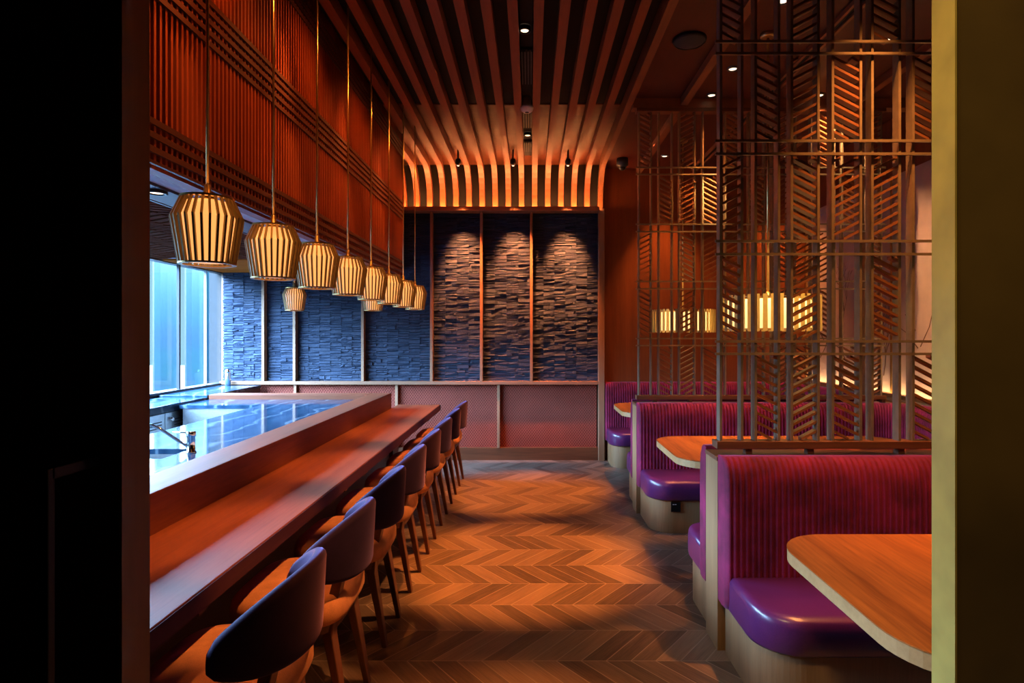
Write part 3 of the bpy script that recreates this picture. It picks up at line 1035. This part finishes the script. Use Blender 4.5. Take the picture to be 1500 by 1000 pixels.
def make_booth(y_near, y_far, closed, lab):
    t_ = thing('booth_sofa', lab, 'booth sofa', (1.4, y_far - 0.3, 0.0), 'ribbed booth sofas')
    RP = 0.027
    pts, S = sofa_path(y_near, y_far, closed, RP / 6)
    rings = []
    prof = [(0.004, 0.25), (0.06, 0.245), (0.125, 0.25), (0.137, 0.30), (0.137, 0.42), (0.137, 0.60), (0.136, 0.76), (0.132, 0.83), (0.122, 0.88), (0.10, 0.915), (0.07, 0.932), (0.035, 0.936), (0.004, 0.93)]
    for (p, nv, s) in pts:
        rib = abs(sin(pi * s / RP))
        e = min(s, S - s)
        endr = 1.0 if (e > 0.03) else sqrt(max(0.0, 1 - (1 - e / 0.03) ** 2)) * 0.2 + 0.8
        ring = []
        for k, (d, z) in enumerate(prof):
            f = 1.0 if 2 < k < 10 else (0.5 if k in (2, 10) else 0.0)
            dd = d * (endr if k > 1 else 1) - f * 0.008 * (1 - rib)
            q = p + nv * dd
            ring.append((q.x, q.y, z))
        rings.append(ring)
    MB().sweep(rings, smooth=True).build('backrest', 'rib', t_)
    # seat and base
    def seat_sweep(dmax, r, zlo, zhi, s_off, mat, name, bev):
        pts2, S2 = sofa_path(y_near, y_far, closed, 0.03)
        # extra samples near the ends
        ext = []
        for sv in (0.0, 0.002, 0.006, 0.012, 0.02, 0.03, 0.045, 0.06, 0.08, 0.10, 0.12, 0.14, 0.16, 0.18):
            ext.append((Vector((PXS + s_off + sv, y_far)), Vector((0, -1)), sv))
        mid = [q for q in pts2 if q[2] > 0.2 + s_off and (S2 - q[2] > 0.2 + s_off or not closed)]
        allp = ext + [(q[0], q[1], q[2] - s_off) for q in mid]
        if closed:
            for sv in reversed((0.0, 0.002, 0.006, 0.012, 0.02, 0.03, 0.045, 0.06, 0.08, 0.10, 0.12, 0.14, 0.16, 0.18)):
                allp.append((Vector((PXS + s_off + sv, y_near)), Vector((0, 1)), S2 - s_off - sv - s_off + s_off))
        rg = []
        for (p, nv, s) in allp:
            e = s
            if closed:
                e = min(s, S2 - s_off - s)
            D = dmax if e >= r else dmax - r + sqrt(max(0, r * r - (r - e) ** 2))
            zz = zhi
            if bev:
                zz = zhi - (0.03 * (1 - sqrt(max(0, 1 - (1 - min(1, e / 0.03)) ** 2))))
                cs = [(0.10, zlo), (D - 0.015, zlo), (D, zlo + 0.012), (D, zz - 0.045), (D - 0.008, zz - 0.02), (D - 0.025, zz - 0.006), (D - 0.05, zz), (D - 0.12 if D > 0.3 else 0.17, zz + 0.002), (0.10, zz + 0.002)]
            else:
                cs = [(0.02, zlo), (D, zlo), (D, zz), (0.02, zz)]
            rg.append([((p + nv * d).x, (p + nv * d).y, z) for d, z in cs])
        return MB().sweep(rg, smooth=bev).build(name, mat, t_)
    seat_sweep(0.535, 0.17, 0.25, 0.40, 0.012, 'leather', 'seat_cushion', True)
    seat_sweep(0.50, 0.17, 0.0, 0.249, 0.03, 'oak_z', 'base', False)
    return t_


make_booth(1.25, PY0, False, 'berry ribbed booth sofa with plum leather seat, nearest the camera')
make_booth(PY1, PY0 + PITCH, True, 'berry ribbed booth sofa between the two divider screens')
make_booth(PY1 + PITCH, PY0 + 2 * PITCH, True, 'berry ribbed booth sofa against the walnut end wall, farthest away')

for k in range(2):
    dy = k * PITCH
    t_ = thing('booth_partition', ('low pale-wood booth partition in front, end panel by the aisle' if k == 0 else 'low pale-wood booth partition under the second divider screen'), 'partition', (2.0, 2.915 + dy, 0), 'low booth partitions')
    MB().box(PXS + 0.0, XR - 0.01, PY0 + 0.002 + dy, PY1 - 0.002 + dy, 0.0, 0.90).build('core', 'oak_z', t_)
    MB().box(PXS - 0.004, XR - 0.01, PY0 + dy, PY1 + dy, 0.90, 0.92).build('cap', 'walnut_x', t_, bevel=0.002)

# divider screens
posts_px = [1058, 1089, 1109, 1143, 1162, 1201, 1222, 1263, 1280, 1320, 1340]
YS = 2.88
px_ = [px2x(p, YS) for p in posts_px]
px_ = [p - 0.006 for p in px_]
while px_[-1] < 2.95:
    px_.append(px_[-1] + (0.1324 if len(px_) % 2 == 1 else 0.0662))
zpair = [(1.467, 1.407), (1.952, 1.889), (2.437, 2.374), (2.917, 2.859)]
zlev = [(0.987, 1.401), (1.473, 1.883), (1.958, 2.368), (2.443, 2.853), (2.923, 3.39)]   # R4..R0
pat = {4: {0: -1, 2: 1, 4: -1}, 3: {1: -1, 2: 1, 3: -1, 5: -1}, 2: {0: 1, 2: -1, 3: 1, 4: 1}, 1: {0: -1, 2: 1, 4: -1}, 0: {1: -1, 2: 1, 3: -1, 5: -1}}


def make_screen(lab):
    t_ = thing('divider_screen', lab, 'divider screen', (2.0, 2.9, 0.92), 'tall bronze divider screens')
    x0, x1 = px_[0] - 0.03, px_[-1] + 0.03
    for p in px_:
        MB().box(p - 0.006, p + 0.006, YS, YS + 0.05, 0.985, 3.39).build('post', 'bronze', t_)
    for a, b in zpair:
        for z in (a, b):
            MB().box(x0, x1, YS - 0.012, YS - 0.0005, z - 0.006, z + 0.006).build('crossbar', 'bronze', t_)
    MB().box(x0 + 0.005, x1, YS - 0.02, YS + 0.06, 0.95, 0.985).build('bottom_rail', 'walnut_x', t_, bevel=0.002)
    MB().box(x0 + 0.005, x1, YS - 0.02, YS + 0.06, 3.39, 3.42).build('top_rail', 'walnut_x', t_, bevel=0.002)
    for q in (1.06, 1.36, 1.80, 2.25, 2.70, 3.0):
        MB().box(q - 0.015, q + 0.015, YS, YS + 0.04, 0.92, 0.95).build('foot', 'walnut_x', t_)
    for r in range(5):
        zl, zh = zlev[r]
        nb = len(px_) // 2
        for b in range(nb):
            bi = b if b < 6 else 2 + (b - 2) % 4
            if bi not in pat[r]:
                continue
            sg = pat[r][bi]
            xa, xb = px_[2 * b] + 0.006, px_[2 * b + 1] - 0.006
            mb = MB()
            w_ = xb - xa
            rise = sg * w_ * 0.52
            z = zl - abs(rise)
            th = 0.0065
            while z < zh + abs(rise):
                za, zb_ = (z, z + rise) if sg > 0 else (z - rise, z)
                # clip the centre line to the cell
                pa, pb = (xa, za), (xb, zb_)
                def clip(p, q):
                    (x0_, z0_), (x1_, z1_) = p, q
                    t0, t1 = 0.0, 1.0
                    dz = z1_ - z0_
                    for lim, s_ in ((zl + th, 1), (zh - th, -1)):
                        f0, f1 = s_ * (z0_ - lim), s_ * (z1_ - lim)
                        if f0 < 0 and f1 < 0:
                            return None
                        if f0 < 0:
                            t0 = max(t0, f0 / (f0 - f1))
                        elif f1 < 0:
                            t1 = min(t1, f0 / (f0 - f1))
                    if t1 - t0 < 0.12:
                        return None
                    return ((x0_ + (x1_ - x0_) * t0, z0_ + dz * t0), (x0_ + (x1_ - x0_) * t1, z0_ + dz * t1))
                cc = clip(pa, pb)
                if cc:
                    (xA, zA), (xB, zB) = cc
                    lo = [(xA, YS + 0.006, zA - th), (xB, YS + 0.006, zB - th), (xB, YS + 0.044, zB - th), (xA, YS + 0.044, zA - th)]
                    hi = [(q[0], q[1], q[2] + 2 * th) for q in lo]
                    mb.hexa(lo, hi)
                z += 0.045
            if mb.v:
                mb.build('louver_panel', 'louver', t_)
    return t_


scr = make_screen('tall bronze divider screen with chevron louvers, nearest the camera')
copy_thing(scr, (2.0, 2.9 + PITCH, 0.92), 'tall bronze divider screen with chevron louvers, behind the near one')

# booth tables
TX0, TX1, TY0, TY1, TR = 0.895, 2.62, 1.33, 2.234, 0.2


def rrect(x0, x1, y0, y1, r, n=10):
    p = []
    for cx_, cy_, a0 in ((x1 - r, y0 + r, -pi / 2), (x1 - r, y1 - r, 0), (x0 + r, y1 - r, pi / 2), (x0 + r, y0 + r, pi)):
        for k in range(n + 1):
            a = a0 + pi / 2 * k / n
            p.append((cx_ + r * cos(a), cy_ + r * sin(a)))
    return p


def make_table(lab):
    t_ = thing('booth_table', lab, 'table', (1.7, 1.78, 0), 'walnut booth tables')
    MB().prism(rrect(TX0, TX1, TY0, TY1, TR), 0.746, 0.75).build('top_veneer', 'table', t_)
    MB().prism(rrect(TX0 + 0.001, TX1 - 0.001, TY0 + 0.001, TY1 - 0.001, TR), 0.706, 0.746).build('edge_band', 'table_edge', t_)
    for x in (1.45, 2.25):
        MB().lathe([(0.035, 0.012), (0.035, 0.705)], (x, 1.78, 0), 20).build('column', 'black_metal', t_)
        MB().lathe([(0.20, 0.0), (0.20, 0.008), (0.04, 0.016)], (x, 1.78, 0), 28).build('foot_plate', 'black_metal', t_)
    return t_


tb = make_table('round-cornered walnut booth table in front, cut by the door frame')
copy_thing(tb, (1.7, 1.78 + PITCH, 0), 'round-cornered walnut table in the middle booth')
copy_thing(tb, (1.7, 1.78 + 2 * PITCH, 0), 'round-cornered walnut table in the farthest booth')

# drum lamps above the booth tables
def make_drum(x, y, lab):
    t_ = thing('drum_lamp', lab, 'pendant lamp', (x, y, 1.523), 'brass drum lamps over the booth tables')
    z0, z1, rr = 1.523, 1.754, 0.322
    n = 44
    mb = MB()
    for i in range(n):
        a = 2 * pi * i / n
        u = Vector((cos(a), sin(a), 0))
        s = Vector((-sin(a), cos(a), 0))
        mb.obox((x + u.x * rr, y + u.y * rr, (z0 + z1) / 2), s * 0.014, u * 0.002, (0, 0, (z1 - z0) / 2))
    mb.build('fin_ring', 'gold_fin', t_)
    MB().lathe([(0.255, 0.02), (0.262, 0.025), (0.262, 0.2), (0.255, 0.205)], (x, y, z0), 48, cap=False).build('inner_shade', 'lamp_glow', t_)
    m2 = MB()
    for zz in (z0 + 0.012, z1 - 0.018):
        m2.lathe([(rr - 0.014, 0), (rr - 0.003, 0), (rr - 0.003, 0.006), (rr - 0.014, 0.006), (rr - 0.014, 0)], (x, y, zz), 48, smooth=False, cap=False)
    for k in range(4):
        a = pi / 4 + k * pi / 2
        m2.tube([(x + 0.008 * cos(a), y + 0.008 * sin(a), z1 - 0.015), (x + (rr - 0.008) * cos(a), y + (rr - 0.008) * sin(a), z1 - 0.015)], 0.004, 6)
    m2.build('ring_frame', 'brass', t_)
    MB().lathe([(0.03, -0.02), (0.032, 0.0), (0.018, 0.02), (0.010, 0.035)], (x, y, z1), 20).build('hub_cap', 'brass', t_)
    MB().tube([(x, y, z1 + 0.03), (x, y, 3.49)], 0.008, 10).build('rod', 'brass', t_)
    MB().lathe([(0.04, 0.0), (0.05, 0.01), (0.05, 0.03)], (x, y, 3.47), 20).build('ceiling_cap', 'brass', t_)
    return t_


dl_ = make_drum(1.58, 3.95, 'brass slatted drum lamp over the middle booth table')
copy_thing(dl_, (1.565, 6.10, 1.523), 'brass slatted drum lamp over the farthest booth table')

# power socket under the middle booth seat
sx, sy, sz = 1.095, PY0 + PITCH - 0.501, 0.165
t_ = thing('power_socket', 'small black power socket on the wooden base of the middle booth', 'socket', (sx, sy, sz))
MB().box(sx - 0.036, sx + 0.036, sy - 0.012, sy, sz, sz + 0.072).build('plate', 'black_metal', t_, bevel=0.002)
MB().box(sx - 0.024, sx - 0.012, sy - 0.0135, sy - 0.012, sz + 0.054, sz + 0.059).box(sx - 0.008, sx + 0.004, sy - 0.0135, sy - 0.012, sz + 0.054, sz + 0.059).build('white_marks', 'mark_white', t_)

# right wall: painted panels, brass battens, ledge and strip light
struct('trim_25', MB().box(XSW + 0.004, XR, 1.25, 7.14, 0.90, 0.94), 'oak_z')
struct('trim_26', MB().box(XSW + 0.004, XSW + 0.016, 3.05, 7.14, 0.94, 0.975), 'brass')
ya = [3.05, 3.7, 4.28, 4.86, 5.44, 6.02, 6.6, 7.12]
al = ['pale painted wall panel with branches, nearest the camera', 'pale painted wall panel with branches beside the near partition', 'pale painted wall panel behind the middle booth table',
      'pale painted wall panel left of the second screen end', 'pale painted wall panel just past the second divider screen', 'pale painted wall panel in the farthest booth', 'pale painted wall panel in the corner by the walnut end wall']
for i in range(7):
    a, b = ya[i], ya[i + 1]
    lab = ['pale painted wall panel with thin branches, first from the door frame', 'pale painted wall panel with thin branches, second from the door frame',
           'pale painted wall panel with thin branches, third from the door frame', 'pale painted wall panel with thin branches, fourth from the door frame',
           'pale painted wall panel with thin branches, fifth from the door frame', 'pale painted wall panel with thin branches, sixth from the door frame',
           'pale painted wall panel with thin branches, in the corner by the walnut wall'][i]
    t_ = thing('painted_panel', lab, 'wall art', (XR - 0.02, (a + b) / 2, 0.96), 'painted branch panels on the right wall')
    MB().box(XR - 0.03, XR - 0.002, a + 0.012, b - 0.012, 0.965, 2.95).build('board', 'art', t_)
    MB().box(XR - 0.05, XR - 0.002, b - 0.012, b + 0.012, 0.965, 2.95).build('batten', 'brass', t_)
    mb = MB()
    def grow(y, z, ang, L, w_, dep):
        y2, z2 = y + cos(ang) * L, z + sin(ang) * L
        if not (a + 0.03 < y2 < b - 0.03 and 0.98 < z2 < 2.9):
            return
        mb.tube([(XR - 0.031, y, z), (XR - 0.031, (y + y2) / 2 + random.uniform(-.01, .01), (z + z2) / 2), (XR - 0.031, y2, z2)], [w_, w_ * 0.85, w_ * 0.7], 5)
        if dep > 0:
            for _ in range(random.choice((1, 2, 2, 3))):
                grow(y2, z2, ang + random.uniform(-0.75, 0.75), L * random.uniform(0.65, 0.95), w_ * 0.7, dep - 1)
    for _ in range(3):
        grow(random.uniform(a + 0.1, b - 0.1), random.uniform(1.05, 1.6), random.uniform(0.6, 2.5), 0.2, 0.005, 5)
    if mb.v:
        mb.build('branches', 'branch', t_)
tag(MB().box(XSW + 0.05, XSW + 0.08, 3.05, 7.1, 0.941, 0.95).build('light_strip', 'led_wall'), 'warm strip light glowing along the ledge under the painted panels', 'strip light')

# ------------------------------------------------------------------ lights
W = (1.0, 0.33, 0.075)
# aisle: the lighting slot's downlights, tight pools on the floor
for y, p in ((1.86, 450), (3.92, 1100), (5.72, 1000)):
    spot((-0.035, y, 3.48), (-0.06, y, 0), p, (1.0, 0.27, 0.045), 31, 0.6, 0.03)
for y in (2.2, 3.4, 4.6, 5.8):  # added spots without fixtures, outside the slot, to brighten the chair seats
    spot((0.60, y, 3.42), (-1.02, y + 0.05, 0.5), 400, (1.0, 0.36, 0.10), 20, 0.6, 0.04)
# along the counter
for y in (1.9, 2.9, 3.9, 4.9, 5.8):
    spot((-1.20, y + 0.25, 3.42), (-1.27, y + 0.25, 0.75), 150, W, 36, 0.9, 0.04)
# grazing light on the hanging screen
for y in (2.2, 3.3, 4.4, 5.4):
    spot((-0.65, y, 3.425), (-1.36, y + 0.1, 2.5), 44, (1.0, 0.28, 0.055), 100, 0.9, 0.05)
# booths
for x, y, lab in bd[:5]:
    if x > 2:
        spot((x, y, 3.47), (3.3, y + 0.3, 1.4), 150, (1.0, 0.5, 0.2), 60, 0.9, 0.04)
    else:
        spot((x, y, 3.47), (x + 0.1, y - 0.02, 0), 130, W, 46, 0.8, 0.04)
spot((1.62, 2.98, 3.47), (1.58, 3.68, 1.64), 380, (1.0, 0.60, 0.22), 24, 0.8, 0.03)
spot((1.52, 4.46, 3.47), (1.565, 5.80, 1.64), 420, (1.0, 0.58, 0.22), 18, 0.8, 0.03)
for x, y, lab in bd[5:]:
    spot((x, y, 3.47), (x + 0.2, 7.15, 1.1), 150, W, 60, 0.8, 0.04)
spot((1.62, 1.78, 3.47), (1.62, 1.78, 0.75), 260, W, 42, 0.8, 0.04)
spot((1.62, 2.58, 3.47), (1.66, 2.80, 1.2), 330, W, 50, 0.8, 0.04)
spot((1.32, 4.76, 3.47), (1.36, 4.96, 1.2), 330, W, 50, 0.8, 0.04)
for k in (1, 2):
    spot((1.25, 1.78 + PITCH * k, 3.47), (1.3, 1.78 + PITCH * k, 0.75), 300, W, 36, 0.8, 0.04)
spot((-1.92, 3.05, 2.22), (-1.95, 3.05, 0.8), 10, W, 80, 0.8, 0.03)
# unseen spots added to brighten the brass jamb and the panel beside it
spot((-0.45, 0.35, 3.3), (0.95, 1.15, 1.4), 130, (1.0, 0.66, 0.26), 80, 0.9, 0.15)
spot((-0.50, 0.98, 3.1), (0.81, 1.165, 1.35), 62, (1.0, 0.80, 0.42), 46, 0.9, 0.05)

# sky through the window
wd = bpy.data.worlds.new('sky')
sc.world = wd
wd.use_nodes = True
nt = wd.node_tree
bg = nt.nodes['Background']
tc = nt.nodes.new('ShaderNodeTexCoord')
sp = nt.nodes.new('ShaderNodeSeparateXYZ')
rp = nt.nodes.new('ShaderNodeValToRGB')
nt.links.new(tc.outputs['Generated'], sp.inputs[0])
nt.links.new(sp.outputs['Z'], rp.inputs[0])
nt.links.new(rp.outputs[0], bg.inputs[0])
el = rp.color_ramp.elements
SKY = 170.0
el[0].position = 0.111
el[0].color = (0.37 / SKY, 0.68 / SKY, 0.84 / SKY, 1)
el[1].position = 0.21
el[1].color = (0.125, 0.225, 0.36, 1)
e2_ = el.new(0.40)
e2_.color = (0.23, 0.40, 0.66, 1)
e_ = el.new(0.135)
e_.color = (0.050, 0.088, 0.14, 1)
bg.inputs[1].default_value = SKY
pl = bpy.data.lights.new('window_portal', 'AREA')
pl.shape = 'RECTANGLE'
pl.size = 5.66
pl.size_y = 1.34
pl.cycles.is_portal = True
po = bpy.data.objects.new('window_portal', pl)
po.location = (XL - 0.14, 4.38, 1.58)
po.rotation_euler = (pi / 2, 0, -pi / 2)
COL.objects.link(po)

for o in bpy.data.objects:
    if '_o' in o:
        del o['_o']
